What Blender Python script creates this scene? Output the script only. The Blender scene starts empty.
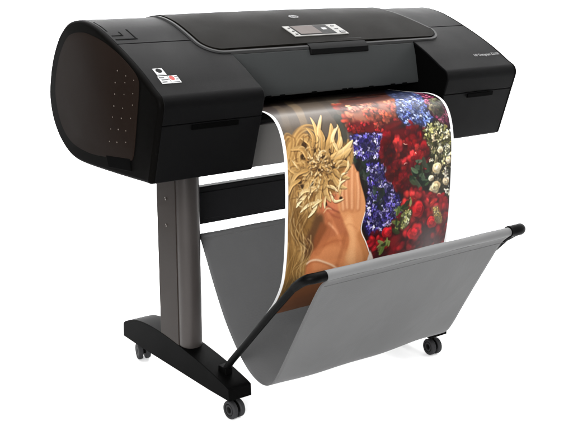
import bpy, bmesh, math, random
import numpy as np
from mathutils import Vector, Matrix
random.seed(7)
D = bpy.data
SC = bpy.context.scene
COL = SC.collection

# ------------------------------------------------------------------ materials
def srgb(r, g, b):
    f = lambda c: c / 12.92 if c <= .04045 else ((c + .055) / 1.055) ** 2.4
    return (f(r / 255), f(g / 255), f(b / 255), 1)

def mat(name, col, rough=.5, spec=.5, metal=0., vary=.0, grain=0., gscale=900., coat=0., rvary=.06):
    m = D.materials.new(name); m.use_nodes = True
    nt = m.node_tree; b = nt.nodes['Principled BSDF']
    b.inputs['Base Color'].default_value = col
    b.inputs['Roughness'].default_value = rough
    b.inputs['Specular IOR Level'].default_value = spec
    b.inputs['Metallic'].default_value = metal
    b.inputs['Coat Weight'].default_value = coat
    tc = nt.nodes.new('ShaderNodeTexCoord')
    if vary or rvary:
        n = nt.nodes.new('ShaderNodeTexNoise'); n.inputs['Scale'].default_value = 9; n.inputs['Detail'].default_value = 5
        nt.links.new(tc.outputs['Object'], n.inputs['Vector'])
        if vary:
            mx = nt.nodes.new('ShaderNodeMixRGB'); mx.blend_type = 'MULTIPLY'; mx.inputs[0].default_value = 1
            mx.inputs[1].default_value = col
            rp = nt.nodes.new('ShaderNodeMapRange'); rp.inputs['To Min'].default_value = 1 - vary; rp.inputs['To Max'].default_value = 1 + vary
            nt.links.new(n.outputs['Fac'], rp.inputs['Value']); nt.links.new(rp.outputs[0], mx.inputs[2])
            nt.links.new(mx.outputs[0], b.inputs['Base Color'])
        if rvary:
            r2 = nt.nodes.new('ShaderNodeMapRange'); r2.inputs['To Min'].default_value = max(0, rough - rvary); r2.inputs['To Max'].default_value = rough + rvary
            nt.links.new(n.outputs['Fac'], r2.inputs['Value']); nt.links.new(r2.outputs[0], b.inputs['Roughness'])
    if grain:
        g = nt.nodes.new('ShaderNodeTexNoise'); g.inputs['Scale'].default_value = gscale; g.inputs['Detail'].default_value = 2
        nt.links.new(tc.outputs['Object'], g.inputs['Vector'])
        bp = nt.nodes.new('ShaderNodeBump'); bp.inputs['Strength'].default_value = grain; bp.inputs['Distance'].default_value = .001
        nt.links.new(g.outputs['Fac'], bp.inputs['Height']); nt.links.new(bp.outputs[0], b.inputs['Normal'])
    return m

M = dict(
    shell=mat('black_moulded_plastic', (.0018, .0018, .0019, 1), .48, .027, vary=.25, grain=.3, gscale=1100, rvary=.10),
    lid=mat('lid_plastic', (.0040, .0036, .0030, 1), .48, .0095, vary=.25, grain=.25, gscale=1100, rvary=.12),
    endcap=mat('end_plastic', (.0012, .0011, .0010, 1), .5, .009, vary=.2),
    brown=mat('smoked_brown_panel', (.0068, .0045, .0035, 1), .5, .006, vary=.2),
    dark=mat('dark_cavity', (.0006, .0006, .0006, 1), .7, .01, rvary=0),
    window=mat('charcoal_window', (.019, .0203, .0203, 1), .42, .10, vary=.08),
    trim=mat('grey_trim', (.023, .023, .023, 1), .45, .045),
    silver=mat('silver_plastic', (.15, .147, .14, 1), .4, .12),
    screen=mat('lcd_screen', (.070, .060, .056, 1), .5, .03, vary=.35),
    gloss=mat('gloss_black', (.0025, .0025, .0025, 1), .35, .03),
    button=mat('button_black', (.02, .02, .02, 1), .4, .3),
    mark=mat('pale_print', (.22, .22, .22, 1), .5, .2),
    emblem=mat('emblem_grey', (.11, .11, .11, 1), .5, .1),
    dot=mat('pale_dot', (.105, .088, .072, 1), .4, .2),
    white=mat('white_label', (.36, .36, .36, 1), .5, .1),
    red=mat('red_ink', (.20, .016, .012, 1), .5, .2),
    greyink=mat('grey_ink', (.055, .055, .058, 1), .5, .1),
    blackink=mat('black_ink', (.002, .002, .002, 1), .5, .03),
    apron=mat('grey_apron', (.078, .075, .072, 1), .45, .12, vary=.1),
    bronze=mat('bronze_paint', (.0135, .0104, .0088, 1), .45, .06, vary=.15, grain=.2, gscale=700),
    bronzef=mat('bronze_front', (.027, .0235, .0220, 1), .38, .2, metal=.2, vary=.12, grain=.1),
    foot=mat('foot_black', (.0010, .0010, .0010, 1), .5, .012, vary=.3, grain=.2, gscale=600),
    beam=mat('beam_black', (.0045, .0045, .005, 1), .5, .06, vary=.2),
    arm=mat('arm_black', (.0014, .0014, .0014, 1), .42, .025),
    tyre=mat('grey_tyre', (.018, .018, .019, 1), .6, .06, vary=.3),
    hub=mat('black_hub', (.0012, .0012, .0012, 1), .45, .02),
    screw=mat('screw_steel', (.12, .11, .10, 1), .3, .5, metal=.8),
)

def fabric_mat():
    m = mat('grey_basket_fabric', (.053, .053, .0535, 1), .8, .15, vary=.10, rvary=0)
    nt = m.node_tree; b = nt.nodes['Principled BSDF']
    tc = nt.nodes.new('ShaderNodeTexCoord')
    mp = nt.nodes.new('ShaderNodeMapping'); nt.links.new(tc.outputs['UV'], mp.inputs['Vector'])
    w = nt.nodes.new('ShaderNodeTexWave'); w.inputs['Scale'].default_value = 90; w.bands_direction = 'X'; w.inputs['Distortion'].default_value = .6
    w2 = nt.nodes.new('ShaderNodeTexWave'); w2.inputs['Scale'].default_value = 110; w2.bands_direction = 'Y'; w2.inputs['Distortion'].default_value = .6
    nt.links.new(mp.outputs[0], w.inputs['Vector']); nt.links.new(mp.outputs[0], w2.inputs['Vector'])
    ad = nt.nodes.new('ShaderNodeMath'); nt.links.new(w.outputs['Fac'], ad.inputs[0]); nt.links.new(w2.outputs['Fac'], ad.inputs[1])
    bp = nt.nodes.new('ShaderNodeBump'); bp.inputs['Strength'].default_value = .12; bp.inputs['Distance'].default_value = .001
    nt.links.new(ad.outputs[0], bp.inputs['Height']); nt.links.new(bp.outputs[0], b.inputs['Normal'])
    cr = nt.nodes.new('ShaderNodeTexNoise'); cr.inputs['Scale'].default_value = 7; cr.inputs['Detail'].default_value = 3; cr.inputs['Distortion'].default_value = .8
    mp2 = nt.nodes.new('ShaderNodeMapping'); mp2.inputs['Scale'].default_value = (.9, .8, 1); nt.links.new(tc.outputs['UV'], mp2.inputs['Vector']); nt.links.new(mp2.outputs[0], cr.inputs['Vector'])
    b2 = nt.nodes.new('ShaderNodeBump'); b2.inputs['Strength'].default_value = .14; b2.inputs['Distance'].default_value = .02
    nt.links.new(cr.outputs['Fac'], b2.inputs['Height']); nt.links.new(bp.outputs[0], b2.inputs['Normal']); nt.links.new(b2.outputs[0], b.inputs['Normal'])
    b.inputs['Sheen Weight'].default_value = .1
    return m
M['fabric'] = fabric_mat()
M['hem'] = mat('hem_fabric_highlight', (.090, .090, .0905, 1), .65, .3, vary=.08)  # basket fabric made paler, the hem's highlight painted into its colour

# ------------------------------------------------------------------ object helpers
def link(name, me, m, parent=None, bevel=0., seg=2, angle=38):
    o = D.objects.new(name, me); COL.objects.link(o)
    for mm in (m if isinstance(m, (list, tuple)) else [m]): me.materials.append(mm)
    if parent: o.parent = parent
    for p in me.polygons: p.use_smooth = True
    me.set_sharp_from_angle(angle=math.radians(angle))
    if bevel:
        b = o.modifiers.new('edge_round', 'BEVEL'); b.width = bevel; b.segments = seg; b.limit_method = 'ANGLE'
        b.angle_limit = math.radians(40); b.harden_normals = True
    return o

def obj(name, bm, m, parent=None, bevel=0., seg=2, angle=38, normals=True):
    if normals: bmesh.ops.recalc_face_normals(bm, faces=bm.faces[:])
    me = D.meshes.new(name); bm.to_mesh(me); bm.free()
    return link(name, me, m, parent, bevel, seg, angle)

def add_box(bm, x0, x1, y0, y1, z0, z1, mi=0):
    v = [bm.verts.new((x, y, z)) for x in (x0, x1) for y in (y0, y1) for z in (z0, z1)]
    for f in ((0, 1, 3, 2), (4, 6, 7, 5), (0, 4, 5, 1), (2, 3, 7, 6), (0, 2, 6, 4), (1, 5, 7, 3)):
        bm.faces.new([v[i] for i in f]).material_index = mi

def add_loft(bm, rings, close=True, caps=True, mi=0):
    vs = [[bm.verts.new(p) for p in r] for r in rings]
    n = len(rings[0])
    for a, b in zip(vs, vs[1:]):
        for i in range(n if close else n - 1):
            j = (i + 1) % n
            bm.faces.new((a[i], a[j], b[j], b[i])).material_index = mi
    if caps:
        bm.faces.new(vs[0]).material_index = mi; bm.faces.new(vs[-1][::-1]).material_index = mi
    return vs

def add_prism_x(bm, yz, x0, x1, mi=0):
    add_loft(bm, [[(x0, y, z) for y, z in yz], [(x1, y, z) for y, z in yz]], mi=mi)

def add_lathe_x(bm, prof, cx, cy, cz, n=40, mi=None):
    """prof: list of (x offset, radius); revolved about an axis along X"""
    rings = []
    for dx, r in prof:
        rings.append([(cx + dx, cy + r * math.cos(2 * math.pi * k / n), cz + r * math.sin(2 * math.pi * k / n)) for k in range(n)])
    return add_loft(bm, rings)

def catmull(P, n=8):
    out = []; P = [P[0]] + list(P) + [P[-1]]
    for i in range(1, len(P) - 2):
        a, b, c, d = (np.array(q, float) for q in P[i - 1:i + 3])
        for k in range(n):
            t = k / n
            out.append(tuple(.5 * (2 * b + (c - a) * t + (2 * a - 5 * b + 4 * c - d) * t * t + (3 * b - a - 3 * c + d) * t ** 3)))
    out.append(tuple(float(q) for q in P[-2]))
    return out

def fillet(a, b, c, r, n=8):
    a, b, c = (np.array(q, float) for q in (a, b, c))
    u = (a - b) / np.linalg.norm(a - b); v = (c - b) / np.linalg.norm(c - b)
    th = math.acos(np.clip(u @ v, -1, 1)); d = r / math.tan(th / 2)
    p, q = b + u * d, b + v * d
    ctr = b + (u + v) / np.linalg.norm(u + v) * r / math.sin(th / 2)
    out = []
    for k in range(n + 1):
        w = p * (1 - k / n) + q * (k / n) - ctr
        out.append(tuple(ctr + w / np.linalg.norm(w) * r))
    return out

def offset(P, d, closed=True):
    """shift a YZ outline to its left-hand side by d"""
    Q = []; n = len(P)
    for i in range(n):
        a = np.array(P[i - 1] if closed or i else P[0]); c = np.array(P[(i + 1) % n] if closed or i < n - 1 else P[-1])
        t = c - a; t = t / (np.linalg.norm(t) + 1e-12)
        Q.append((P[i][0] - t[1] * d, P[i][1] + t[0] * d))
    return Q

def add_tube(bm, path, radii, n=14, caps=True):
    P = [Vector(p) for p in path]; rings = []
    up = Vector((0, 0, 1)); prev = None
    for i, p in enumerate(P):
        t = (P[min(i + 1, len(P) - 1)] - P[max(i - 1, 0)]).normalized()
        if prev is None:
            s = t.cross(up) if abs(t.dot(up)) < .95 else t.cross(Vector((1, 0, 0)))
        else: s = prev - t * prev.dot(t)
        s.normalize(); prev = s; q = t.cross(s)
        r = radii[i] if isinstance(radii, (list, tuple)) else radii
        rings.append([p + (s * math.cos(2 * math.pi * k / n) + q * math.sin(2 * math.pi * k / n)) * r for k in range(n)])
    add_loft(bm, rings, caps=caps)

# ------------------------------------------------------------------ the printer
printer = D.objects.new('wide_format_printer', None); COL.objects.link(printer)
printer.empty_display_size = .2
printer['label'] = 'black wide format printer on a wheeled bronze stand with a grey fabric catch basket'
printer['category'] = 'printer'

W = .631; XI = .328                       # half width of the body, half width of the paper opening
# body outline in (y, z), from the bottom front corner up the front, over the top and down the back
A, B = (-.288, .698), (-.352, .908)
top_pts = [(-.318, .926), (-.26, .9605), (-.2, .9905), (-.122, 1.0245), (-.05, 1.052), (0, 1.066), (.05, 1.0735), (.085, 1.073), (.125, 1.066),
           (.156, 1.053), (.193, 1.027), (.221, .997), (.247, .96), (.266, .92), (.278, .88), (.282, .85), (.277, .815),
           (.264, .783), (.241, .752), (.211, .727), (.172, .706), (.131, .695), (.08, .691), (0, .691), (-.135, .694), (-.262, .698)]
front = fillet((-.1, .695), A, B, .010, 5) + [(-.300, .737), (-.3185, .798), (-.333, .846)] + fillet(A, B, top_pts[1], .030, 9)
tops = catmull(top_pts, 4)
tops = [p for p in tops if not (p[0] < -.315 and p[1] > .9)]
PROFILE = front + tops
def ztop(y):
    for (y0, z0), (y1, z1) in zip(tops, tops[1:]):
        if y0 <= y <= y1: return z0 + (z1 - z0) * (y - y0) / (y1 - y0 + 1e-9)
    return tops[0][1] + (y - tops[0][0]) * .57
def surf(x, y, off=0.):
    """a point on the sloping top of the body, lifted along its normal"""
    s = (ztop(y + .004) - ztop(y - .004)) / .008; l = math.hypot(1, s)
    return (x, y - s / l * off, ztop(y) + off / l)

i_front = min(range(len(front)), key=lambda i: abs(front[i][1] - .846))
inner = offset(PROFILE, -.004)
CEN = np.mean(PROFILE, 0)
if np.linalg.norm(np.array(inner[20]) - CEN) > np.linalg.norm(np.array(PROFILE[20]) - CEN):
    SGN = 1
else: SGN = -1
inner = offset(PROFILE, SGN * .004)

def shell_piece(bm, idx, x0, x1, th=.006):
    seg = [PROFILE[i] for i in idx]; ins = offset(seg, SGN * th, closed=False)
    add_prism_x(bm, seg + ins[::-1], x0, x1)

NP = len(PROFILE)
i_seam = min(range(NP), key=lambda i: abs(PROFILE[i][0] + .120) + (1 if PROFILE[i][1] < .95 else 0))
i_back = min(range(NP), key=lambda i: abs(PROFILE[i][0] - .262) + (1 if not .9 < PROFILE[i][1] < .95 else 0))

def housing(side):
    """one of the two blocks at the ends of the printer"""
    s = side
    hs = D.objects  # noqa
    bm = bmesh.new()
    add_prism_x(bm, inner, s * XI, s * (W - .014))
    core = obj('side_housing', bm, M['dark'], printer)
    # ink door: slope, fold and upper front; lower cover: lower front and bottom; top cover: behind the seam
    def piece(name, idx, m, cut0=0., cut1=0.):
        seg = [PROFILE[i] for i in idx]
        def shorten(a, b, d):
            v = np.array(b) - np.array(a); return tuple(np.array(a) + v / np.linalg.norm(v) * d)
        if cut0: seg[0] = shorten(seg[0], seg[1], cut0)
        if cut1: seg[-1] = shorten(seg[-1], seg[-2], cut1)
        ins = offset(seg, SGN * .006, closed=False)
        b = bmesh.new(); xs = sorted((s * (XI - .0005), s * (W - .0135)))
        add_prism_x(b, seg + ins[::-1], xs[0], xs[1])
        return obj(name, b, m, core, bevel=.0022, seg=3, angle=30)
    lower = piece('lower_cover', list(range(NP - 12, NP)) + list(range(0, i_front + 1)), M['shell'], cut1=.0012)
    door = piece('ink_door', range(i_front, i_seam + 1), M['shell'], cut0=.0004, cut1=.0010)
    topc = piece('top_cover', range(i_seam, i_back + 1), M['shell'], cut0=.0008)
    # finger grip under the door
    g0, g1 = (-.535, -.400) if s < 0 else (.425, .535)
    b = bmesh.new()
    yz = [(-.3322, .8425), (-.3375, .8425), (-.3342, .8300), (-.3292, .8300)]
    add_prism_x(b, yz, g0, g1)
    obj('finger_grip', b, M['dark'], core, bevel=.001)
    # end cap: rounded rim, flat ring, recess and smoked panel
    b = bmesh.new(); rings = []
    r = .010
    rings.append([(s * (W - .013), y, z) for y, z in PROFILE])
    for k in range(6):
        a = k / 5 * math.pi / 2
        P = offset(PROFILE, SGN * r * (1 - math.cos(a)))
        rings.append([(s * (W - r + r * math.sin(a)), y, z) for y, z in P])
    add_loft(b, rings)
    cap = obj('end_cap', b, M['endcap'], printer, angle=50)
    pan_pts = [(.089, 1.040), (.125, 1.031), (.158, 1.010), (.187, .980), (.210, .945), (.227, .905), (.234, .862), (.226, .820), (.204, .780), (.170, .752),
               (.122, .735), (.06, .728), (.005, .727), (-.09, .734), (-.180, .742), (-.208, .750), (-.222, .790), (-.236, .851), (-.252, .925), (-.250, .950), (-.225, .970), (-.161, 1.000), (-.09, 1.024), (-.028, 1.037), (.035, 1.044)]
    pan = catmull(pan_pts + [pan_pts[0]], 5)[:-1]
    b = bmesh.new()
    add_loft(b, [[(s * (W - .004), y, z) for y, z in pan], [(s * (W + .0008), y, z) for y, z in pan],
                 [(s * (W + .0016), y, z) for y, z in [(q[0] * .994 + CEN[0] * .006, q[1] * .994 + CEN[1] * .006) for q in pan]]])
    panel = obj('smoked_panel', b, M['brown'], cap, angle=50)
    if s < 0:
        dots = [(-0.1471, 0.9624, 0.0018), (-0.1902, 0.9534, 0.0014), (-0.2301, 0.9465, 0.0014), (-0.1326, 0.9315, 0.0018), (-0.1842, 0.9366, 0.0014), (-0.2231, 0.9138, 0.0014), (-0.1276, 0.9023, 0.0018), (-0.1771, 0.9066, 0.0014), (-0.2186, 0.8853, 0.0014), (-0.12, 0.8714, 0.0018), (-0.1672, 0.8715, 0.0014), (-0.1101, 0.8421, 0.0014), (-0.1579, 0.8449, 0.0018), (-0.2069, 0.8512, 0.0014), (-0.0974, 0.8099, 0.0014), (-0.1388, 0.8144, 0.0018), (-0.1789, 0.8166, 0.0014), (-0.0869, 0.7763, 0.0014), (-0.1286, 0.7802, 0.0018), (-0.1764, 0.7873, 0.0014)]
        for (yy, zz, rr) in dots:
            b = bmesh.new(); add_lathe_x(b, [(0, rr), (-.0006, rr), (-.0009, rr * .6)], -(W + .0015), yy, zz, n=10)
            obj('dot', b, M['dot'], cap)
        b = bmesh.new()
        add_prism_x(b, [(-.062, .737), (-.196, .749), (-.199, .716), (-.075, .706)], -(W + .0022), -(W - .003))
        obj('handle_slot', b, M['dark'], cap, bevel=.003)
    return core, cap
lh, lc = housing(-1)
rh, rc = housing(1)

# latch on the left end of the top cover and the seam beside it
def strip(bm, pts, w, off0, off1, n=1):
    """a raised ribbon over the top surface along pts (x, y); w is its width"""
    P = [Vector((x, y, 0)) for x, y in pts]; rings = []
    for i, p in enumerate(P):
        t = (P[min(i + 1, len(P) - 1)] - P[max(i - 1, 0)]).normalized(); q = Vector((-t.y, t.x, 0))
        a, c = p + q * w / 2, p - q * w / 2
        rings.append([surf(a.x, a.y, off0), surf(a.x * .8 + c.x * .2, a.y * .8 + c.y * .2, off1), surf(a.x * .2 + c.x * .8, a.y * .2 + c.y * .8, off1), surf(c.x, c.y, off0)])
    add_loft(bm, rings, close=True)
b = bmesh.new()
strip(b, [(-.609, .020), (-.609, -.02), (-.609, -.052)], .0055, -.002, .0006)
strip(b, [(-.609, -.100), (-.580, -.100), (-.548, -.100)], .0085, -.002, .0006)
strip(b, [(-.5515, -.046), (-.5515, -.102)], .0075, -.002, .0006)
strip(b, [(-.609, -.079), (-.578, -.079)], .006, -.002, .0006)
strip(b, [(-.5795, -.058), (-.5795, -.081)], .005, -.002, .0006)
obj('cover_latch', b, M['dark'], lh)

# middle of the body under the lid
b = bmesh.new()
mid = [(-.150, .700), (-.150, .838), (-.105, .843), (-.105, .885), (-.200, .885), (-.196, .985)] + [p for p in offset(tops, SGN * .002) if p[0] > -.19 or p[1] < .9]
mid = [p for p in mid if not (p[0] < -.15 and p[1] < .7)]
add_prism_x(b, mid, -XI + .0008, XI - .0008)
core = obj('centre_body', b, M['dark'], printer)
# charcoal front window between the housings, with its lip and little clips
b = bmesh.new()
add_prism_x(b, [(-.1975, .9885), (-.2085, .955), (-.2190, .905), (-.2245, .880), (-.2235, .8735), (-.2190, .8720), (-.2130, .877), (-.2080, .905), (-.198, .955), (-.188, .9885)], -XI + .0012, XI - .0012)
win = obj('front_window', b, M['window'], printer, bevel=.001, angle=40)
for x in (-.235, -.19, -.08, .03, .052, .13, .215, .262):
    b = bmesh.new(); add_box(b, x, x + .016, -.2262, -.2205, .8705, .8765)
    obj('window_clip', b, M['dark'], win, bevel=.0008)
# platen and the grey apron under the slot
b = bmesh.new()
add_prism_x(b, [(-.12, .838), (-.24, .838), (-.262, .834), (-.270, .822), (-.262, .812), (-.12, .80)], -XI + .002, XI - .002)
obj('platen', b, M['gloss'], printer, bevel=.002)
b = bmesh.new()
add_prism_x(b, [(-.256, .8105), (-.263, .8085), (-.262, .802), (-.240, .694), (-.232, .690), (-.15, .690), (-.15, .80), (-.25, .8105)], -XI + .003, XI - .003)
obj('apron', b, M['apron'], printer, bevel=.0015)

# lid: a raised plate with rounded front corners, over the curve of the top
LX0, LX1, LY0, LY1, LR = -.390, .452, -.183, .15, .050
def lid_x(y, inset=0.):
    a, c, f = LX0 + inset, LX1 - inset - .36 * min(.15, max(0, y + .145)), LY0 + inset
    r = LR - inset
    if y >= f + r: return a, c
    d = r - math.sqrt(max(0, r * r - (f + r - y) ** 2))
    return a + d, c - d
rows = []
ys = [LY0 + LR * (1 - math.cos(k / 14 * math.pi / 2)) for k in range(15)] + [LY0 + LR + (LY1 - LY0 - LR) * k / 24 for k in range(1, 25)]
b = bmesh.new(); topv = []; lowv = []
NX = 40
def crown(x): return .0085 - .003 * (x / .43) ** 2
for y in ys:
    x0, x1 = lid_x(y)
    topv.append([b.verts.new(surf(x0 + (x1 - x0) * k / NX, y, crown(x0 + (x1 - x0) * k / NX))) for k in range(NX + 1)])
    lowv.append([b.verts.new(surf(x0 + (x1 - x0) * k / NX, y, -.003)) for k in range(NX + 1)])
for i in range(len(ys) - 1):
    for k in range(NX):
        b.faces.new((topv[i][k], topv[i][k + 1], topv[i + 1][k + 1], topv[i + 1][k]))
        b.faces.new((lowv[i][k], lowv[i + 1][k], lowv[i + 1][k + 1], lowv[i][k + 1]))
    b.faces.new((topv[i][0], topv[i + 1][0], lowv[i + 1][0], lowv[i][0])); b.faces.new((topv[i][NX], lowv[i][NX], lowv[i + 1][NX], topv[i + 1][NX]))
for k in range(NX):
    b.faces.new((topv[0][k], lowv[0][k], lowv[0][k + 1], topv[0][k + 1])); b.faces.new((topv[-1][k], topv[-1][k + 1], lowv[-1][k + 1], lowv[-1][k]))
bmesh.ops.remove_doubles(b, verts=b.verts[:], dist=1e-5)
lid = obj('lid', b, M['lid'], printer, bevel=.0025, seg=3)
# grey trim round the lid
path = [(LX0 - .008, LY1 - .006 * k) for k in range(int((LY1 - LY0 - LR) / .006) + 1)]
path = [(x, y) for x, y in path]
cx, cy = LX0 + LR, LY0 + LR; R = LR + .008
arc = [(cx - R * math.cos(t), cy - R * math.sin(t)) for t in [k / 12 * math.pi / 2 for k in range(13)]]
half = path + arc
rgt = [(lid_x(y)[1] + .008, y) for _, y in path]
rarc = [(LX1 - LR + R * math.cos(t), cy - R * math.sin(t)) for t in [k / 12 * math.pi / 2 for k in range(13)]]
full = half + [(x, LY0 - .008) for x in np.linspace(cx + .02, LX1 - LR - .02, 30)] + (rgt + rarc)[::-1]
b = bmesh.new()
strip(b, full, .0110, -.003, .0042)
trim = obj('lid_trim', b, M['trim'], lid, angle=30)
# latch in the middle of the lid's front edge
b = bmesh.new()
add_prism_x(b, [(-.172, ztop(-.172) + .0095), (-.197, ztop(-.197) + .0065), (-.205, ztop(-.205) + .0015), (-.206, .975), (-.196, .972), (-.172, .99)], -.070, .142)
obj('lid_latch', b, M['gloss'], lid, bevel=.002)

# control panel set in the lid
def plate(bm, x0, x1, y0, y1, off, th=.002, mi=0, n=4, skew=0.):
    rings = []
    for y in np.linspace(y0, y1, n + 1):
        k = skew * (y - y0)
        rings.append([surf(x0 + k, y, off), surf(x0 + k, y, off - th), surf(x1 + k, y, off - th), surf(x1 + k, y, off)])
    add_loft(bm, rings, mi=mi)
b = bmesh.new(); plate(b, -.083, .112, -.150, -.092, .0112, .004, skew=-.12)
panel = obj('control_panel', b, M['silver'], lid, bevel=.002)
b = bmesh.new(); plate(b, -.062, .070, -.146, -.0955, .0120, .002, skew=-.12)
obj('panel_glass', b, M['gloss'], panel, bevel=.0008)
b = bmesh.new(); plate(b, -.058, .018, -.1425, -.0985, .0126, .001, skew=-.12)
obj('screen', b, M['screen'], panel)
b = bmesh.new(); plate(b, .034, .050, -.124, -.113, .0126, .001)
obj('status_light', b, M['mark'], panel)
for (x, y, w, h) in ((.094, -.139, .018, .010), (.086, -.121, .012, .004), (.084, -.104, .012, .004), (-.072, -.140, .008, .005), (-.073, -.124, .008, .004), (-.075, -.106, .007, .004)):
    b = bmesh.new(); plate(b, x - w / 2, x + w / 2, y - h / 2, y + h / 2, .0128, .002, n=1)
    obj('button', b, M['button'], panel, bevel=.0008)

# writing and emblem
def text_mesh(body, size, align='CENTER', shear=0.):
    cu = D.curves.new('lettering', 'FONT'); cu.body = body; cu.size = size; cu.align_x = align; cu.align_y = 'CENTER'; cu.shear = shear
    cu.resolution_u = 3
    o = D.objects.new('lettering', cu); COL.objects.link(o)
    bpy.context.view_layer.update()
    me = D.meshes.new_from_object(o.evaluated_get(bpy.context.evaluated_depsgraph_get()))
    D.objects.remove(o); D.curves.remove(cu)
    return me
def write(name, body, x, y, size, m, parent, off, sx=1., shear=0., align='CENTER'):
    me = text_mesh(body, size, align, shear)
    for v in me.vertices:
        v.co = Vector(surf(x + v.co.x * sx, y + v.co.y, off))
    return link(name, me, m, parent)
write('model_lettering', 'HP Designjet Z2100', .556, -.283, .0135, M['mark'], rh, .0008, 1.0)
b = bmesh.new()
n = 28
rings = [[surf(.002 + .0165 * math.cos(2 * math.pi * k / n), -.028 + .0115 * math.sin(2 * math.pi * k / n), off) for k in range(n)] for off in (.006, .0095)]
add_loft(b, rings)
emb = obj('emblem', b, M['emblem'], lid)
write('emblem_lettering', 'hp', .002, -.0285, .022, M['blackink'], emb, .0101, 1., .25)

# three little square stickers on the left housing
def sticker(x, y, kind):
    b = bmesh.new(); w, h = .0255, .0250
    plate(b, x - w / 2, x + w / 2, y - h / 2, y + h / 2, .0008, .001, 0, 2)
    if kind == 'mark':
        n = 18
        rings = [[surf(x + .0085 * math.cos(2 * math.pi * k / n), y + .0035 + .0080 * math.sin(2 * math.pi * k / n), o) for k in range(n)] for o in (.0006, .0012)]
        add_loft(b, rings, mi=3)
        plate(b, x - .009, x + .009, y - .0105, y - .009, .0012, .0005, 2, 1)
    elif kind == 'text':
        for k, (a, c) in enumerate(((-.011, .003), (-.009, .011), (-.011, .004))):
            plate(b, x + a, x + c, y + .0055 - k * .0075, y + .0095 - k * .0075, .0012, .0005, 2, 1)
    else:
        n = 18
        rings = [[surf(x - .005 + .0068 * math.cos(2 * math.pi * k / n), y + .004 + .008 * math.sin(2 * math.pi * k / n), o) for k in range(n)] for o in (.0006, .0012)]
        add_loft(b, rings, mi=1)
        for k, (a, c) in enumerate(((.004, .012), (.004, .011), (-.011, .010))):
            plate(b, x + a, x + c, y + .007 - k * .009, y + .0095 - k * .009, .0012, .0005, 2, 1)
    o = obj('sticker', b, [M['white'], M['red'], M['greyink'], M['blackink']], lh)
    return o
sticker(-.574, -.252, 'mark').__setitem__('label', 'white square sticker with a round black mark')
sticker(-.577, -.281, 'text').__setitem__('label', 'white square sticker with grey lines of writing')
sticker(-.5495, -.281, 'icon').__setitem__('label', 'white square sticker with a red spot')

# ------------------------------------------------------------------ stand
def post(s):
    x0, x1 = s * .4145, s * .347
    y0, y1 = -.078, .062; r = .030
    sec = [(x0, y1), (x1, y1)]
    xo, xi = x0, x1; sg = 1 if xi > xo else -1
    pts = [(xo, y1)]
    pts += [(xo, y0 + r)]
    pts += [(xo + sg * r * (1 - math.cos(t)), y0 + r - r * math.sin(t)) for t in [k / 8 * math.pi / 2 for k in range(1, 9)]]
    pts += [(xi - sg * r * (1 - math.sin(t)), y0 + r - r * math.cos(t)) for t in [k / 8 * math.pi / 2 for k in range(0, 9)]]
    pts += [(xi, y1)]
    b = bmesh.new()
    add_loft(b, [[(x, y, .100) for x, y in pts], [(x, y, .70) for x, y in pts]])
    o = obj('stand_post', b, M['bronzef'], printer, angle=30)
    b = bmesh.new()
    xs = sorted((xo - sg * .0025, xo + sg * .01))
    add_box(b, xs[0], xs[1], y0 + r + .008, y1 + .002, .105, .699)
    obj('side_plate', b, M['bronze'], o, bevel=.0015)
    for z in (.575, .497):
        b = bmesh.new()
        add_lathe_x(b, [(sg * .004, .0042), (-sg * .0012, .0042), (-sg * .002, .003), (-sg * .001, .0015)], xo - sg * .0025, .012, z, n=14)
        obj('screw', b, M['screw'], o)
post(-1); post(1)

def foot(s):
    topc = catmull([(-.300, .100), (-.29, .108), (-.2, .127), (-.12, .139), (-.03, .149), (.06, .156), (.15, .156), (.225, .146), (.29, .122), (.303, .108)], 4)
    prof = topc + [(.304, .068), (.20, .066), (-.2, .067), (-.302, .070)]
    xs = sorted((s * .418, s * .344))
    b = bmesh.new(); add_prism_x(b, prof, xs[0], xs[1])
    return obj('stand_foot', b, M['foot'], printer, bevel=.005, seg=3, angle=30)
feet = [foot(-1), foot(1)]

def caster(x, y, turn):
    o_bm = bmesh.new()
    # hood over the pair of wheels plus its pin
    sec = [(math.cos(t) * .0225, math.sin(t) * .0225) for t in np.linspace(math.radians(-5), math.radians(185), 12)]
    add_loft(o_bm, [[(dx, p, q + .027) for p, q in sec] for dx in (-.0035, .0035)])
    add_lathe = [(.046, .008), (.072, .008)]
    rings = [[(.0085 * math.cos(a), .0085 * math.sin(a) + .006, z) for a in [2 * math.pi * k / 14 for k in range(14)]] for z in (.042, .070)]
    add_loft(o_bm, rings)
    c = obj('caster', o_bm, M['hub'], printer)
    for sd in (-1, 1):
        wb = bmesh.new()
        pr = [(sd * .0048, .0185), (sd * .0048, .0245), (sd * .0065, .0264), (sd * .0165, .0264), (sd * .0195, .0245), (sd * .0200, .0200), (sd * .0188, .0190)]
        add_lathe_x(wb, pr, 0, 0, .027, n=36)
        w = obj('wheel', wb, M['tyre'], c, angle=30)
        hb = bmesh.new()
        add_lathe_x(hb, [(sd * .005, .0183), (sd * .0180, .0183), (sd * .0192, .0172), (sd * .0182, .0120), (sd * .0196, .0060), (sd * .0200, .0040)], 0, 0, .027, n=30)
        obj('hub', hb, M['hub'], c, angle=30)
    c.location = (x, y, 0); c.rotation_euler = (0, 0, turn)
    return c
caster(-.379, -.268, .06); caster(-.379, .250, -.25); caster(.386, -.272, -.12); caster(.386, .250, .3)

b = bmesh.new(); add_box(b, -.3475, .3475, -.012, .020, .487, .598)
beam = obj('crossbeam', b, M['beam'], printer, bevel=.004)
b = bmesh.new(); add_box(b, -.346, .346, -.0150, -.0122, .503, .582)
obj('beam_web', b, M['beam'], beam, bevel=.001)

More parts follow.
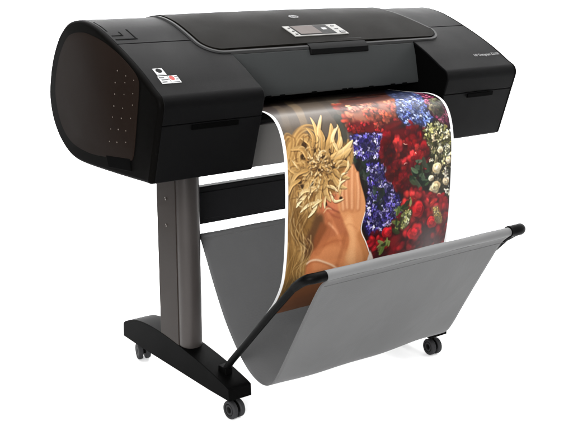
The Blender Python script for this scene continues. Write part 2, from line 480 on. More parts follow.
# ------------------------------------------------------------------ catch basket
RY, RZ = -.598, .490
prof = catmull([(-.030, .455), (-.060, .400), (-.105, .318), (-.155, .240), (-.215, .172), (-.262, .134), (-.305, .114), (-.345, .110), (-.378, .124), (-.405, .158),
                (-.440, .220), (-.480, .292), (-.530, .378), (-.575, .452), (-.602, .4785)], 6)
XF0, XF1 = -.331, .331
nx = 60
rows = []
arcl = [0]
for p, q in zip(prof, prof[1:]): arcl.append(arcl[-1] + math.dist(p, q))
verts, faces, uvs = [], [], []
for i, (y, z) in enumerate(prof):
    t = i / (len(prof) - 1)
    for k in range(nx + 1):
        u = k / nx; x = XF0 + (XF1 - XF0) * u
        sag = -.004 * math.sin(math.pi * u) * math.sin(math.pi * t)
        rip = .0016 * math.sin(x * 23 + y * 9) * math.sin(math.pi * t) + .0012 * math.sin(x * 11 - z * 17 + 1)*math.sin(math.pi * t)
        pinch = .010 * math.sin(math.pi * t) ** 2 * (1 if False else 0)
        verts.append((x, y + rip, z + sag + rip * .5)); uvs.append((x, arcl[i]))
for i in range(len(prof) - 1):
    for k in range(nx):
        a = i * (nx + 1) + k; faces.append((a, a + 1, a + nx + 2, a + nx + 1))
me = D.meshes.new('catch_basket'); me.from_pydata(verts, [], faces)
ul = me.uv_layers.new(name='UVMap')
for lp in me.loops: ul.data[lp.index].uv = uvs[lp.vertex_index]
basket = link('catch_basket', me, M['fabric'], printer)
sd = basket.modifiers.new('cloth_thickness', 'SOLIDIFY'); sd.thickness = .002; sd.offset = 0
def hem(y, z, r):
    b = bmesh.new()
    n = 18
    xs = np.linspace(XF0, XF1, 40)
    add_loft(b, [[(x, y + (r + .0006 * math.sin(x * 40)) * math.cos(2 * math.pi * k / n), z + (r + .0006 * math.sin(x * 31)) * math.sin(2 * math.pi * k / n)) for k in range(n)] for x in xs])
    return b
obj('hem', hem(RY, RZ, .0132), M['hem'], basket)
obj('hem', hem(-.029, .457, .009), M['fabric'], basket)
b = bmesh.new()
add_tube(b, [(x, -.5890 + .0003 * math.sin(x * 50), .4585) for x in np.linspace(XF0 + .004, XF1 - .004, 40)], .0008, n=6)  # thin ridge added for the faint shade under the front hem
obj('hem_shade_line', b, M['fabric'], basket)
b = bmesh.new(); add_tube(b, [(-.349, -.029, .457), (.349, -.029, .457)], .006)
obj('rear_rod', b, M['arm'], basket)
for s in (-1, 1):
    xa = -.380 if s < 0 else .394; xe = XF0 - .001 if s < 0 else XF1 + .001
    b = bmesh.new()
    pth = [(xa, -.228, .128), (xa, -.26, .166), (xa, -.436, .350), (xa, -.535, .450), (xa, -.556, .469)]
    add_tube(b, pth, .0098 if s < 0 else .0135)
    a = obj('basket_arm', b, M['arm'], basket)
    b = bmesh.new()
    pth = catmull([(xa, -.540, .4545), (xa, -.570, .476), (xa - s * .004, -.588, .4865), (xa - s * .018, RY, RZ), (xe + s * .012, RY, RZ), (xe, RY, RZ)], 5)
    add_tube(b, pth, [(.0112 if s < 0 else .0145) + .0024 * min(1, i / 12) for i in range(len(pth))], n=18)
    obj('elbow_joint', b, M['arm'], basket, angle=50)
    b = bmesh.new(); add_box(b, xa - .012, xa + .012, -.246, -.208, .118, .139)
    obj('arm_socket', b, M['foot'], basket, bevel=.003)

# ------------------------------------------------------------------ the print: its design, with some shade and reflection painted in, in mm on the paper (across, along)
PAPER = [(-0.12, 0.8425), (-0.2, 0.8445), (-0.25, 0.8475), (-0.288, 0.85), (-0.318, 0.8475), (-0.343, 0.84), (-0.362, 0.8265), (-0.377, 0.806), (-0.3885, 0.778), (-0.3965, 0.742), (-0.4005, 0.7), (-0.4025, 0.64), (-0.4025, 0.575), (-0.4015, 0.51), (-0.3965, 0.455), (-0.385, 0.403), (-0.358, 0.352), (-0.328, 0.314), (-0.306, 0.29)]
SKIN = [
 ('poly',[(38,-19),(323,-19),(-51,347),(-88,383),(-319,367),(-247,182)],(84,74,64),17.4),
 ('poly',[(107,-19),(330,-19),(330,101),(-102,-19)],(66,60,58),23.2),
 ('stroke',[(-116,43),(-201,199),(-220,258),(-225,291)],(128,108,82),26.1,20.3,0.6),
 ('stroke',[(-176,49),(-264,223),(-272,275)],(96,84,70),20.3,20.3,0.6),
 ('stroke',[(4,26),(-101,209),(-102,265)],(66,60,54),29.0,23.2,0.6),
 ('stroke',[(-103,253),(-102,293),(-104,319)],(58,58,50),26.1,23.2,0.8),
 ('poly',[(-305,318),(-285,297),(-255,282),(-228,280),(-202,304),(-164,313),(-117,318),(-83,343),(-82,430),(-116,474),(-157,479),(-197,500),(-210,558),(-225,629),(-229,719),(-287,756),(-330,768),(-330,722),(-306,665)],(128,92,48),11.6),
 ('poly',[(-309,486),(-257,512),(-230,566),(-235,650),(-240,758),(-330,764),(-303,699),(-311,579)],(146,108,56),17.4),
 ('poly',[(-301,651),(-243,643),(-237,698),(-242,782),(-330,768),(-295,740)],(120,92,52),14.5),
 ('poly',[(-283,463),(-248,487),(-237,543),(-262,577),(-286,534)],(112,80,42),23.2),
 ('poly',[(-301,581),(-268,592),(-250,641),(-267,709),(-295,684)],(120,88,46),23.2),
 ('poly',[(-308,394),(-283,413),(-283,455),(-306,462)],(120,86,44),17.4),
 ('poly',[(-296,680),(-246,666),(-224,763),(-330,776)],(92,70,40),23.2),  # hair darkened here, basket shade painted into the print
 ('poly',[(-198,473),(-158,454),(-106,437),(-81,468),(-86,548),(-96,620),(-117,650),(-211,632),(-217,557),(-204,521)],(170,100,64),8.7),
 ('poly',[(-229,645),(-208,598),(-175,575),(-101,574),(-16,640),(34,791),(-149,839),(-286,807),(-224,763),(-227,697)],(182,110,68),8.7),
 ('poly',[(-194,600),(-139,595),(-96,620),(-74,675),(-174,682),(-209,644)],(200,128,82),14.5),
 ('poly',[(-204,499),(-180,508),(-180,552),(-202,587),(-230,616),(-243,575),(-220,535)],(92,62,38),11.6),
 ('poly',[(-187,524),(-164,541),(-182,568),(-204,598),(-209,569)],(128,72,42),8.7),
 ('poly',[(-171,455),(-123,457),(-106,476),(-122,501),(-157,506),(-184,486)],(196,116,80),5.8),
 ('stroke',[(-178,473),(-150,494),(-119,510)],(126,62,42),4.1,3.5,1),
 ('stroke',[(-167,494),(-143,514),(-122,523)],(150,78,52),4.6,3.5,1),
 ('stroke',[(-185,461),(-164,456),(-137,463)],(150,84,54),4.3,2.9,1),
 ('stroke',[(-160,531),(-140,550),(-129,566)],(232,172,128),6.4,4.6,0.9),
 ('stroke',[(-163,505),(-129,563),(-111,606)],(206,130,86),11.6,8.7,0.5),
 ('stroke',[(-174,592),(-139,584),(-104,590)],(160,88,52),7.2,5.8,0.5),
 ('poly',[(-130,434),(-117,403),(-99,387),(-81,381),(-64,402),(-50,439),(-34,486),(-33,520),(-48,565),(-28,612),(3,672),(33,761),(-71,769),(-99,653),(-86,593),(-107,536),(-130,489)],(208,142,92),4.6),
 ('poly',[(-107,536),(-83,588),(-92,654),(-72,739),(-43,745),(-60,626),(-69,568),(-87,520)],(226,164,112),11.6),
 ('poly',[(-48,565),(-24,612),(7,679),(41,768),(3,760),(-31,649),(-58,586)],(186,120,72),8.7),
 ('poly',[(-123,435),(-106,399),(-96,401),(-98,477),(-108,508)],(196,124,80),4.3),
 ('stroke2',[(-110,420),(-115,458),(-110,500)],(150,86,52),14.0,16.6,0.7),
 ('stroke2',[(-110,420),(-115,458),(-110,500)],(192,126,82),11.5,13.6,0.85),
 ('stroke2',[(-111,420),(-116,458),(-111,500)],(212,150,104),8.0,9.5,0.85),
 ('stroke2',[(-111,420),(-116,458),(-111,500)],(230,174,128),3.7,4.4,0.85),
 ('stroke2',[(-97,396),(-101,441),(-97,499)],(150,86,52),14.0,16.6,0.7),
 ('stroke2',[(-97,396),(-101,441),(-97,499)],(192,126,82),11.5,13.6,0.85),
 ('stroke2',[(-98,396),(-102,441),(-98,499)],(212,150,104),8.0,9.5,0.85),
 ('stroke2',[(-98,396),(-102,441),(-98,499)],(230,174,128),3.7,4.4,0.85),
 ('stroke2',[(-80,388),(-81,443),(-80,502)],(150,86,52),14.0,16.6,0.7),
 ('stroke2',[(-80,388),(-81,443),(-80,502)],(192,126,82),11.5,13.6,0.85),
 ('stroke2',[(-81,388),(-82,443),(-81,501)],(212,150,104),8.0,9.5,0.85),
 ('stroke2',[(-81,388),(-82,443),(-81,501)],(230,174,128),3.7,4.4,0.85),
 ('stroke2',[(-63,409),(-58,455),(-59,505)],(150,86,52),14.0,16.6,0.7),
 ('stroke2',[(-63,409),(-58,455),(-59,505)],(192,126,82),11.5,13.6,0.85),
 ('stroke2',[(-64,409),(-59,455),(-60,505)],(212,150,104),8.0,9.5,0.85),
 ('stroke2',[(-64,409),(-59,455),(-60,505)],(230,174,128),3.7,4.4,0.85),
 ('stroke',[(-105,498),(-80,513),(-51,512)],(186,118,74),5.8,5.8,0.5),
 ('stroke',[(-105,550),(-86,545),(-62,563)],(190,122,76),4.3,4.3,0.5),
 ('stroke',[(-156,529),(-167,568),(-193,606)],(150,84,50),17.4,23.2,0.35),
 ('stroke',[(-101,568),(-111,617),(-124,671)],(158,90,54),11.6,14.5,0.45),
 ('stroke',[(-75,629),(-73,687),(-72,739)],(236,178,126),14.5,17.4,0.35),
 ('stroke',[(-152,643),(-99,653),(-73,687)],(214,134,84),17.4,17.4,0.35),
 ('poly',[(-237,698),(-183,674),(-116,690),(-71,769),(-149,839),(-286,807)],(112,70,44),34.8),  # shade on the sheet's tail inside the basket, painted into the print
 ('stroke',[(-227,634),(-215,628),(-194,629),(-166,641),(-134,658),(-95,688)],(232,206,176),4.6,3.8,1),
 ('stroke',[(-227,640),(-214,634),(-193,635),(-166,646),(-134,664)],(140,74,42),2.9,2.9,0.7),
]
FLOWERS = [
 ('poly',[(73,24),(209,-19),(330,-19),(330,191),(329,790),(14,757),(0,672),(-44,566),(-30,515),(-46,456),(-68,399),(-79,343),(-95,283)],(24,16,15),5.8),
 ('reflection_band',[(246,-19),(330,-19),(330,176),(49,115)],(58,48,50),11.6),  # dark reflection on the sheet's top curve, painted into the print
 ('petals',[(-72,209),(52,120),(174,86),(160,190),(130,245),(97,279),(31,290),(-53,281),(-80,249)],[(206,106,74),(218,128,94),(190,88,60),(160,64,44),(226,140,106)],330,18.8),
 ('petals',[(-83,278),(-23,261),(52,272),(115,263),(112,292),(40,310),(-31,306),(-72,299)],[(206,44,40),(222,62,48),(168,28,30),(228,84,66),(140,22,24)],60,10.4),
 ('petals',[(-32,194),(128,129),(163,191),(119,257),(38,270),(-46,265)],[(206,104,72),(218,126,94),(190,86,60),(226,140,108)],170,13.3),
 ('petals',[(33,90),(271,68),(173,181),(-44,200)],[(104,62,52),(84,56,50),(128,70,58)],40,17.4),
 ('florets',[(279,37),(330,53),(226,241),(233,290),(192,309),(139,306),(108,272),(124,227)],[(112,132,208),(134,152,222),(84,100,182),(176,190,236),(216,222,244)],130,9.3),
 ('florets',[(283,5),(330,17),(233,175),(146,185)],[(86,96,140),(70,78,120),(100,112,160)],26,8.7),
 ('florets',[(300,102),(279,204),(289,261),(291,316),(257,306),(239,284),(231,245)],[(150,58,92),(188,92,122),(96,28,60),(206,130,150),(120,40,72)],48,9.3),
 ('petals',[(262,222),(277,242),(283,274),(252,271),(240,250)],[(112,108,82),(140,130,96),(84,76,58)],16,11.6),
 ('florets',[(-81,306),(33,310),(42,352),(8,375),(-39,375),(-73,350)],[(74,62,152),(98,86,186),(50,40,116),(156,146,218),(200,194,236)],95,7.8),
 ('florets',[(-32,384),(33,395),(87,469),(103,553),(49,596),(-18,593),(-43,530),(-24,474)],[(76,64,156),(106,94,190),(50,40,116),(164,154,222),(206,200,238)],150,7.8),
 ('leaves',[(-74,363),(-24,377),(-24,460),(-46,445)],[(34,44,34),(52,60,48),(24,30,24)],22,11.6),
 ('leaves',[(-10,448),(35,468),(44,515),(7,520)],[(32,40,40),(50,62,54),(26,34,24)],14,11.6),
 ('petals',[(41,308),(109,303),(175,318),(198,375),(186,413),(141,465),(99,471),(60,420),(42,357)],[(152,18,24),(182,28,32),(108,8,14),(196,44,44),(128,10,16)],300,18.8),
 ('leaves',[(155,392),(218,423),(218,493),(158,494),(137,453)],[(28,44,26),(48,68,44),(20,30,18),(64,84,60)],34,14.5),
 ('florets',[(191,317),(247,297),(289,333),(292,432),(234,419),(206,370)],[(226,218,164),(206,198,126),(100,96,52),(240,232,196),(236,214,170)],70,10.4),
 ('leaves',[(203,347),(287,350),(288,437),(218,423)],[(54,56,26),(84,86,40),(36,36,18)],10,8.7),
 ('florets',[(210,405),(287,414),(297,571),(264,572),(214,499)],[(228,216,176),(206,190,140),(70,66,40),(238,228,200)],26,9.9),
 ('rose',[(239,431),(233,486),(277,475),(274,540),(283,413),(250,380),(216,458),(251,516)],[(236,222,190),(220,200,160),(198,172,128)],0,[18.8,21.8,14.5,14.5,12.2,11.6,10.4,11.6]),
 ('petals',[(-3,596),(49,587),(107,553),(127,498),(214,499),(291,552),(308,655),(228,714),(2,754)],[(120,12,20),(150,20,26),(92,8,14),(186,32,38)],260,18.8),
 ('petals',[(107,553),(143,506),(223,512),(287,557),(295,646),(202,673),(106,662),(119,605)],[(176,30,36),(158,20,28),(196,46,48),(120,10,18)],250,24.6),
 ('rose',[(53,591),(169,542),(162,609),(229,591)],[(206,40,44),(186,26,34),(150,14,22)],0,[20.3,26.1,29.0,23.2]),
 ('leaves',[(96,499),(143,512),(126,588),(80,598),(69,559)],[(62,78,34),(90,104,50),(40,52,24),(112,122,70)],26,13.0),
 ('leaves',[(20,611),(73,614),(66,643),(29,642)],[(72,92,40),(98,116,60),(50,64,28)],12,13.0),
 ('florets',[(118,543),(141,541),(139,567),(118,593),(102,584)],[(206,206,150),(236,226,200),(170,170,100)],9,7.0),
 ('florets',[(225,548),(249,545),(271,597),(246,593)],[(214,176,96),(190,150,70),(226,200,140)],10,5.8),
 ('stroke',[(110,347),(115,350),(123,350)],(236,200,180),2.6,1.2,0.8),
 ('stroke',[(153,377),(156,380)],(236,205,190),3.2,2.0,0.8),
 ('stroke',[(110,405),(115,402),(121,403)],(236,196,176),2.6,1.2,0.8),
 ('stroke',[(-33,520),(-46,567),(-25,609),(7,673),(32,746)],(236,224,214),2.6,3.8,1),
 ('poly',[(-5,636),(15,674),(32,731),(2,731),(-12,669)],(214,200,190),4.3),
]
STRANDS = [
 ([(-255,349),(-296,409),(-303,486),(-289,569),(-292,668),(-291,763)],30,14.5),
 ([(-231,418),(-264,466),(-270,518),(-249,576),(-263,645),(-274,726)],30,14.5),
 ([(-272,296),(-299,344),(-305,408),(-303,460)],16,8.7),
 ([(-218,473),(-237,505),(-257,548),(-235,593),(-250,641)],16,11.6),
 ([(-256,561),(-228,594),(-245,625),(-269,649),(-238,694)],12,11.6),
]
LOOPS = [
 [(-275,368),(-279,316),(-255,282),(-220,267),(-192,278),(-187,310),(-201,335)],
 [(-295,375),(-300,331),(-288,300),(-270,289)],
 [(-261,349),(-253,311),(-225,291),(-210,308)],
 [(-247,381),(-264,343),(-250,314)],
 [(-293,294),(-281,285),(-269,296),(-283,341)],
 [(-86,319),(-100,346),(-129,359)],
 [(-120,339),(-94,358),(-89,391)],
 [(-82,333),(-84,370),(-103,400)],
]
LEAVES = [
 ((-197,335),(-190,239),0.05,12.8,0.62),
 ((-190,331),(-151,236),-0.1,11.6,0.72),
 ((-178,338),(-133,265),0.12,21.8,0.55),
 ((-180,332),(-177,274),0.1,14.5,0.5),
 ((-148,341),(-125,280),-0.1,13.0,0.66),
 ((-142,347),(-114,269),0.14,12.2,0.62),
 ((-127,338),(-111,303),0.1,13.0,0.7),
 ((-125,346),(-113,275),-0.3,9.9,0.8),
 ((-153,356),(-72,317),0.1,20.3,0.72),
 ((-143,368),(-79,338),0.05,17.4,0.6),
 ((-137,379),(-85,386),-0.15,17.4,0.5),
 ((-144,389),(-89,418),0.1,14.5,0.55),
 ((-215,344),(-245,294),0.25,14.5,0.5),
 ((-229,353),(-283,321),0.3,14.5,0.45),
 ((-230,368),(-297,365),-0.2,14.5,0.5),
 ((-230,378),(-289,412),0.2,14.5,0.55),
 ((-221,390),(-267,442),-0.15,14.5,0.5),
 ((-211,397),(-248,468),0.15,14.5,0.6),
 ((-198,403),(-214,487),-0.1,14.5,0.62),
 ((-185,411),(-188,485),0.1,14.5,0.55),
 ((-171,412),(-154,474),0.15,15.7,0.6),
 ((-161,403),(-123,462),-0.2,14.5,0.55),
 ((-151,399),(-99,444),0.15,13.3,0.6),
 ((-238,446),(-270,473),0.1,10.4,0.95),
 ((-198,462),(-231,506),-0.1,9.9,1.0),
 ((-205,467),(-257,488),0.1,9.3,0.9),
 ((-185,464),(-218,481),0.1,8.7,0.9),
 ((-158,446),(-109,472),0.3,7.5,0.95),
 ((-171,455),(-174,490),0.1,7.5,0.85),
 ((-124,429),(-96,401),-0.3,6.4,0.95),
 ((-130,445),(-103,421),-0.2,6.4,0.9),
 ((-218,433),(-267,452),0.2,9.9,0.8),
 ((-257,401),(-296,437),0.2,11.6,0.6),
 ((-198,425),(-231,457),0.2,11.6,0.75),
 ((-106,399),(-95,368),0.2,8.7,0.8),
 ((-171,428),(-130,450),-0.1,8.7,0.8),
 ((-208,319),(-218,270),0.2,11.6,0.5),
]
GAPS = [
 (-237,315,8.7,11.6),
 (-244,343,8.7,7.5),
 (-203,327,7.0,8.7),
 (-161,313,7.5,11.6),
 (-151,338,8.7,7.0),
 (-226,355,7.0,5.2),
 (-179,351,5.8,4.6),
 (-192,323,5.2,7.0),
 (-251,420,8.7,5.8),
 (-257,411,6.4,8.7),
 (-105,372,4.6,8.7),
 (-120,468,5.8,4.1),
 (-266,379,4.6,7.0),
 (-144,381,4.6,4.1),
 (-194,383,4.6,4.1),
 (-120,414,5.2,3.5),
 (-218,414,4.3,7.2),
 (-171,477,4.1,5.8),
]
BEADS = [
 (-223,361),
 (-215,349),
 (-204,371),
 (-220,374),
 (-173,362),
 (-153,375),
 (-196,356),
 (-184,384),
 (-164,387),
 (-210,360),
 (-185,347),
 (-143,371),
 (-170,375),
 (-228,347),
]
CAM_P = (-1.75961, -2.34356, 1.23216, 0.64446, 0.25619, 0.00248, 0.98008)

RES = 1.25
def paper_curve():
    c = catmull(PAPER, 8); s = [0.]
    for a, b in zip(c, c[1:]): s.append(s[-1] + math.dist(a, b) * 1000)
    return np.array(c), np.array(s)
PC, PS = paper_curve()
PW, PH = 610., float(PS[-1])
NXP, NYP = int(PW / RES) + 1, int(PH / RES) + 1
GX = np.linspace(-PW / 2, PW / 2, NXP); GY = np.linspace(0, PH, NYP)
IMG = np.zeros((NYP, NXP, 3)); IMG[:] = (60, 52, 48)
rng = np.random.default_rng(11)

def window(x0, x1, y0, y1):
    i0, i1 = np.searchsorted(GX, [x0, x1]); j0, j1 = np.searchsorted(GY, [y0, y1])
    if i1 <= i0 or j1 <= j0: return None
    return slice(j0, j1), slice(i0, i1), GX[None, i0:i1], GY[j0:j1, None]
def lay(sl, a, col):
    a = np.clip(a, 0, 1)[..., None]
    IMG[sl] = IMG[sl] * (1 - a) + np.asarray(col, float) * a
def blob(cx, cy, rx, ry, ang, col, soft=.35, alpha=1., shade=0.):
    r = max(rx, ry) * 1.25 + 1
    w = window(cx - r, cx + r, cy - r, cy + r)
    if w is None: return
    jy, ix, X, Y = w; ca, sa = math.cos(ang), math.sin(ang)
    u = ((X - cx) * ca + (Y - cy) * sa) / rx; v = (-(X - cx) * sa + (Y - cy) * ca) / ry
    d = np.sqrt(u * u + v * v)
    a = np.clip((1 - d) / soft + .5, 0, 1) * alpha
    c = np.asarray(col, float)
    if shade:
        k = 1 + shade * (u * .8 + .2 - .6 * np.abs(v))
        lay((jy, ix), a, np.clip(c[None, None] * k[..., None], 0, 252))
    else: lay((jy, ix), a, c)
def stroke(pts, w0, w1, col, alpha=1., soft=1.3, col2=None, pointed=False):
    P = np.array(catmull(pts, 7) if len(pts) > 2 else [tuple(np.array(pts[0]) * (1 - t) + np.array(pts[1]) * t) for t in np.linspace(0, 1, 6)])
    m = max(w0, w1) + 3
    w = window(P[:, 0].min() - m, P[:, 0].max() + m, P[:, 1].min() - m, P[:, 1].max() + m)
    if w is None: return
    jy, ix, X, Y = w; best = np.full((Y.shape[0], X.shape[1]), 1e9); tt = np.zeros_like(best); side = np.zeros_like(best)
    n = len(P) - 1
    for i in range(n):
        a, b = P[i], P[i + 1]; e = b - a; L = e @ e + 1e-9
        t = np.clip(((X - a[0]) * e[0] + (Y - a[1]) * e[1]) / L, 0, 1)
        d = np.hypot(X - a[0] - t * e[0], Y - a[1] - t * e[1])
        g = (i + t) / n
        wd = (w0 + (w1 - w0) * g) / 2
        if pointed: wd = w0 / 2 * np.sin(np.pi * np.clip(.12 + .88 * g, 0, 1)) ** .8
        q = d - wd; k = q < best
        best = np.where(k, q, best); tt = np.where(k, g, tt)
        cr = (X - a[0]) * e[1] - (Y - a[1]) * e[0]
        side = np.where(k, np.sign(cr) * d / (wd + .3), side)
    c = np.asarray(col, float)[None, None]
    if col2 is not None: c = c * (1 - tt[..., None]) + np.asarray(col2, float) * tt[..., None]
    if pointed: c = np.clip(c * (1 + .13 * np.clip(side, -1, 1) - .08 * np.exp(-(side / .2) ** 2))[..., None], 0, 252)
    lay((jy, ix), np.clip(.5 - best / soft, 0, 1) * alpha, c)
def inside(P, X, Y):
    r = np.zeros(np.broadcast(X, Y).shape, bool); n = len(P)
    for i in range(n):
        (x0, y0), (x1, y1) = P[i], P[(i + 1) % n]
        if y0 == y1: continue
        r ^= ((y0 > Y) != (y1 > Y)) & (X < (x1 - x0) * (Y - y0) / (y1 - y0) + x0)
    return r
def poly(P, col, soft, var=.06):
    P = catmull(list(P) + [P[0]], 4)[:-1]
    xs = [q[0] for q in P]; ys = [q[1] for q in P]
    w = window(min(xs) - soft, max(xs) + soft, min(ys) - soft, max(ys) + soft)
    if w is None: return
    jy, ix, X, Y = w; d = np.full((Y.shape[0], X.shape[1]), 1e9)
    for i in range(len(P)):
        a, b = np.array(P[i]), np.array(P[(i + 1) % len(P)]); e = b - a
        t = np.clip(((X - a[0]) * e[0] + (Y - a[1]) * e[1]) / (e @ e + 1e-9), 0, 1)
        d = np.minimum(d, np.hypot(X - a[0] - t * e[0], Y - a[1] - t * e[1]))
    d = np.where(inside(P, X, Y), d, -d)
    lay((jy, ix), d / soft + .5, col)
def scatter(P, n):
    xs = [q[0] for q in P]; ys = [q[1] for q in P]; out = []
    while len(out) < n:
        x, y = rng.uniform(min(xs), max(xs)), rng.uniform(min(ys), max(ys))
        if inside(P, np.array([[x]]), np.array([[y]]))[0, 0]: out.append((x, y))
    return out
def jit(c, a=.12): return np.clip(np.array(c, float) * rng.uniform(1 - a, 1 + a) + rng.uniform(-5, 5, 3), 4, 250)

def run(ops):
    for o in ops:
        k, P, c = o[:3]
        if k in ('poly', 'reflection_band'): poly(P, c, o[3])
        elif k == 'stroke': stroke(P, o[3], o[4], c, o[5])
        elif k == 'stroke2': stroke(P, o[3], o[4], c, o[5], 4.5)
        elif k == 'petals':
            poly(P, np.array(c[-1]) * .62, 12)
            per = 16; heads = scatter(P, max(4, o[3] // 9))
            for (hx, hy) in sorted(heads, key=lambda q: q[1] + rng.normal(0, 25)):
                R_ = o[4] * rng.uniform(1.1, 1.7); hc = np.array(c[rng.integers(len(c))], float); lit = rng.uniform(.62, 1.08)
                blob(hx + 3, hy + 4, R_ * 1.05, R_ * .95, 0, hc * .22, .9, .6)
                for q in range(per + 5):
                    a = rng.uniform(0, 6.28); rr = R_ * math.sqrt(rng.uniform(0, 1)) * .95
                    x, y = hx + math.cos(a) * rr, hy + math.sin(a) * rr * .9
                    k_ = lit * (1.02 - .34 * (math.sin(a) * rr / R_ * .75 + math.cos(a) * rr / R_ * .45)) * rng.uniform(.72, 1.2)
                    s = o[4] * rng.uniform(.45, .95); b_ = a + rng.uniform(-.9, .9); col = np.clip(hc * k_ + rng.uniform(-7, 7, 3), 3, 246)
                    blob(x + 1.4, y + 1.8, s * .62, s * .40, b_, col * .38, .8, .6)
                    blob(x, y, s * .60, s * rng.uniform(.34, .56), b_, col, .75, .85, .22)
                    if rng.random() < .25: blob(x - math.cos(b_) * s * .2, y - s * .12, s * .22, s * .07, b_ + rng.uniform(-.5, .5), np.clip(col * 1.25 + 22, 0, 248), .9, .75)
        elif k == 'florets':
            poly(P, np.array(c[2]) * .55, 10)
            pts_ = scatter(P, int(o[3] * 2.3))
            lowf = rng.uniform(0, 6.28, 4)
            for (x, y) in pts_:
                sh = .92 + .24 * math.sin(x * .085 + lowf[0] + 1.3 * math.sin(y * .05 + lowf[1])) + .2 * math.sin(y * .10 + lowf[2] + math.sin(x * .06 + lowf[3]))
                sh = min(1.15, max(.45, sh))
                s = o[4] * rng.uniform(.6, 1.3); a0 = rng.uniform(0, 6.28); col = np.array(c[rng.integers(len(c))], float) * sh
                blob(x + 1.1, y + 1.5, s * 1.0, s * .9, 0, np.array(c[2]) * .3, .9, .5)
                for q in range(rng.integers(3, 6)):
                    a = a0 + q * 1.5 + rng.uniform(-.5, .5); d = s * rng.uniform(.25, .6)
                    blob(x + math.cos(a) * d, y + math.sin(a) * d, s * rng.uniform(.3, .6), s * rng.uniform(.18, .36), a + rng.uniform(-.6, .6), jit(col, .2), .7, .9, .3)
                if rng.random() < .22: blob(x, y, s * .3, s * .14, a0, np.clip(col * 1.3 + 30, 0, 250), .9, .8)
        elif k == 'leaves':
            for (x, y) in scatter(P, o[3]):
                a = rng.uniform(0, 6.28); s = o[4] * rng.uniform(.5, 1.2); col = jit(c[rng.integers(len(c))], .25)
                stroke([(x - math.cos(a) * s, y - math.sin(a) * s), (x + rng.uniform(-.2, .2) * s, y + s * .15), (x + math.cos(a) * s, y + math.sin(a) * s)], s * rng.uniform(.6, 1.1), 1, col, .9, 2.5, pointed=True)
        elif k == 'rose':
            for (x, y), R_ in zip(P, o[4]):
                blob(x + 2, y + 3, R_ * 1.1, R_ * 1.05, 0, np.array(c[2]) * .2, .6, .85)
                for q in range(6):
                    a = q * 1.05 + rng.uniform(-.4, .4); d = R_ * rng.uniform(.3, .55)
                    blob(x + math.cos(a) * d, y + math.sin(a) * d * .9, R_ * rng.uniform(.4, .62), R_ * rng.uniform(.36, .52), a, jit(np.array(c[rng.integers(2)], float) * (.92 - .2 * math.sin(a)), .1), .6, .95, .12)
                for rr in (.72, .58, .42, .25, .12):
                    for q in range(2 if rr < .3 else 3):
                        a = rng.uniform(0, 6.28); w_ = rng.uniform(.5, 1.0); ex = rng.uniform(-.22, .22) * R_
                        arc = [(x + ex + math.cos(a + d) * R_ * rr * rng.uniform(.95, 1.08), y + math.sin(a + d) * R_ * rr * rng.uniform(.85, 1.0)) for d in (-w_, 0, w_)]
                        lit = 1.0 - .26 * math.sin(a) - .16 * math.cos(a)
                        col = jit(np.array(c[rng.integers(3)], float) * lit, .1)
                        stroke([(p + .9, q_ + 1.4) for p, q_ in arc], R_ * .26, 1, col * .5, .45, 4, pointed=True)
                        stroke(arc, R_ * rng.uniform(.24, .44), 1, col, .85, 3.2, pointed=True)

def blur(a, n=1):
    for _ in range(n):
        p = np.pad(a, ((1, 1), (1, 1), (0, 0)), 'edge'); a = (p[:-2, 1:-1] + 2 * p[1:-1, 1:-1] + p[2:, 1:-1]) / 4
        p = np.pad(a, ((1, 1), (1, 1), (0, 0)), 'edge'); a = (p[1:-1, :-2] + 2 * p[1:-1, 1:-1] + p[1:-1, 2:]) / 4
    return a
TONE = [(46, 30, 17), (122, 86, 44), (176, 136, 78), (212, 178, 120), (244, 228, 184)]
def tone(t):
    t = min(max(t, 0), .999) * 4; i = int(t); return np.array(TONE[i]) * (1 - t + i) + np.array(TONE[i + 1]) * (t - i)
run(FLOWERS[:1]); run(SKIN[:7])
run(FLOWERS[1:-2])
run(SKIN[7:9])
# wavy strands of hair
for pts, n, spread in STRANDS:
    for k in range(n):
        d = rng.normal(0, spread); d2 = rng.normal(0, spread * .5); ph = rng.uniform(0, 6.28)
        q = [(x + d + d2 * (i % 2) + 3 * math.sin(ph + i * 1.4), y + rng.normal(0, 3)) for i, (x, y) in enumerate(pts)]
        t = rng.choice([.2, .35, .45, .55, .65, .75, .85], p=[.16, .17, .2, .2, .14, .09, .04])
        stroke(q, rng.uniform(3, 11), rng.uniform(2, 7), tone(t * .9), .6, 5, tone(t * .72))
for k in range(46):
    i = rng.integers(len(STRANDS)); pts = STRANDS[i][0]; j = rng.integers(1, len(pts))
    u = rng.uniform(); x = pts[j - 1][0] * (1 - u) + pts[j][0] * u + rng.normal(0, 12); y = pts[j - 1][1] * (1 - u) + pts[j][1] * u
    R_ = rng.uniform(7, 18); a = rng.uniform(0, 6.28); w_ = rng.uniform(.8, 1.5)
    arc = [(x + math.cos(a + d) * R_, y + math.sin(a + d) * R_ * 1.5) for d in (-w_, -w_ / 2, 0, w_ / 2, w_)]
    stroke([(p + 3, q + 3) for p, q in arc], rng.uniform(8, 14), 3, tone(.1), .4, 8)
    stroke(arc, rng.uniform(3, 9), 2, tone(rng.choice([.3, .42, .55, .7])), .65, 4)
for op in SKIN[9:]: run([op])
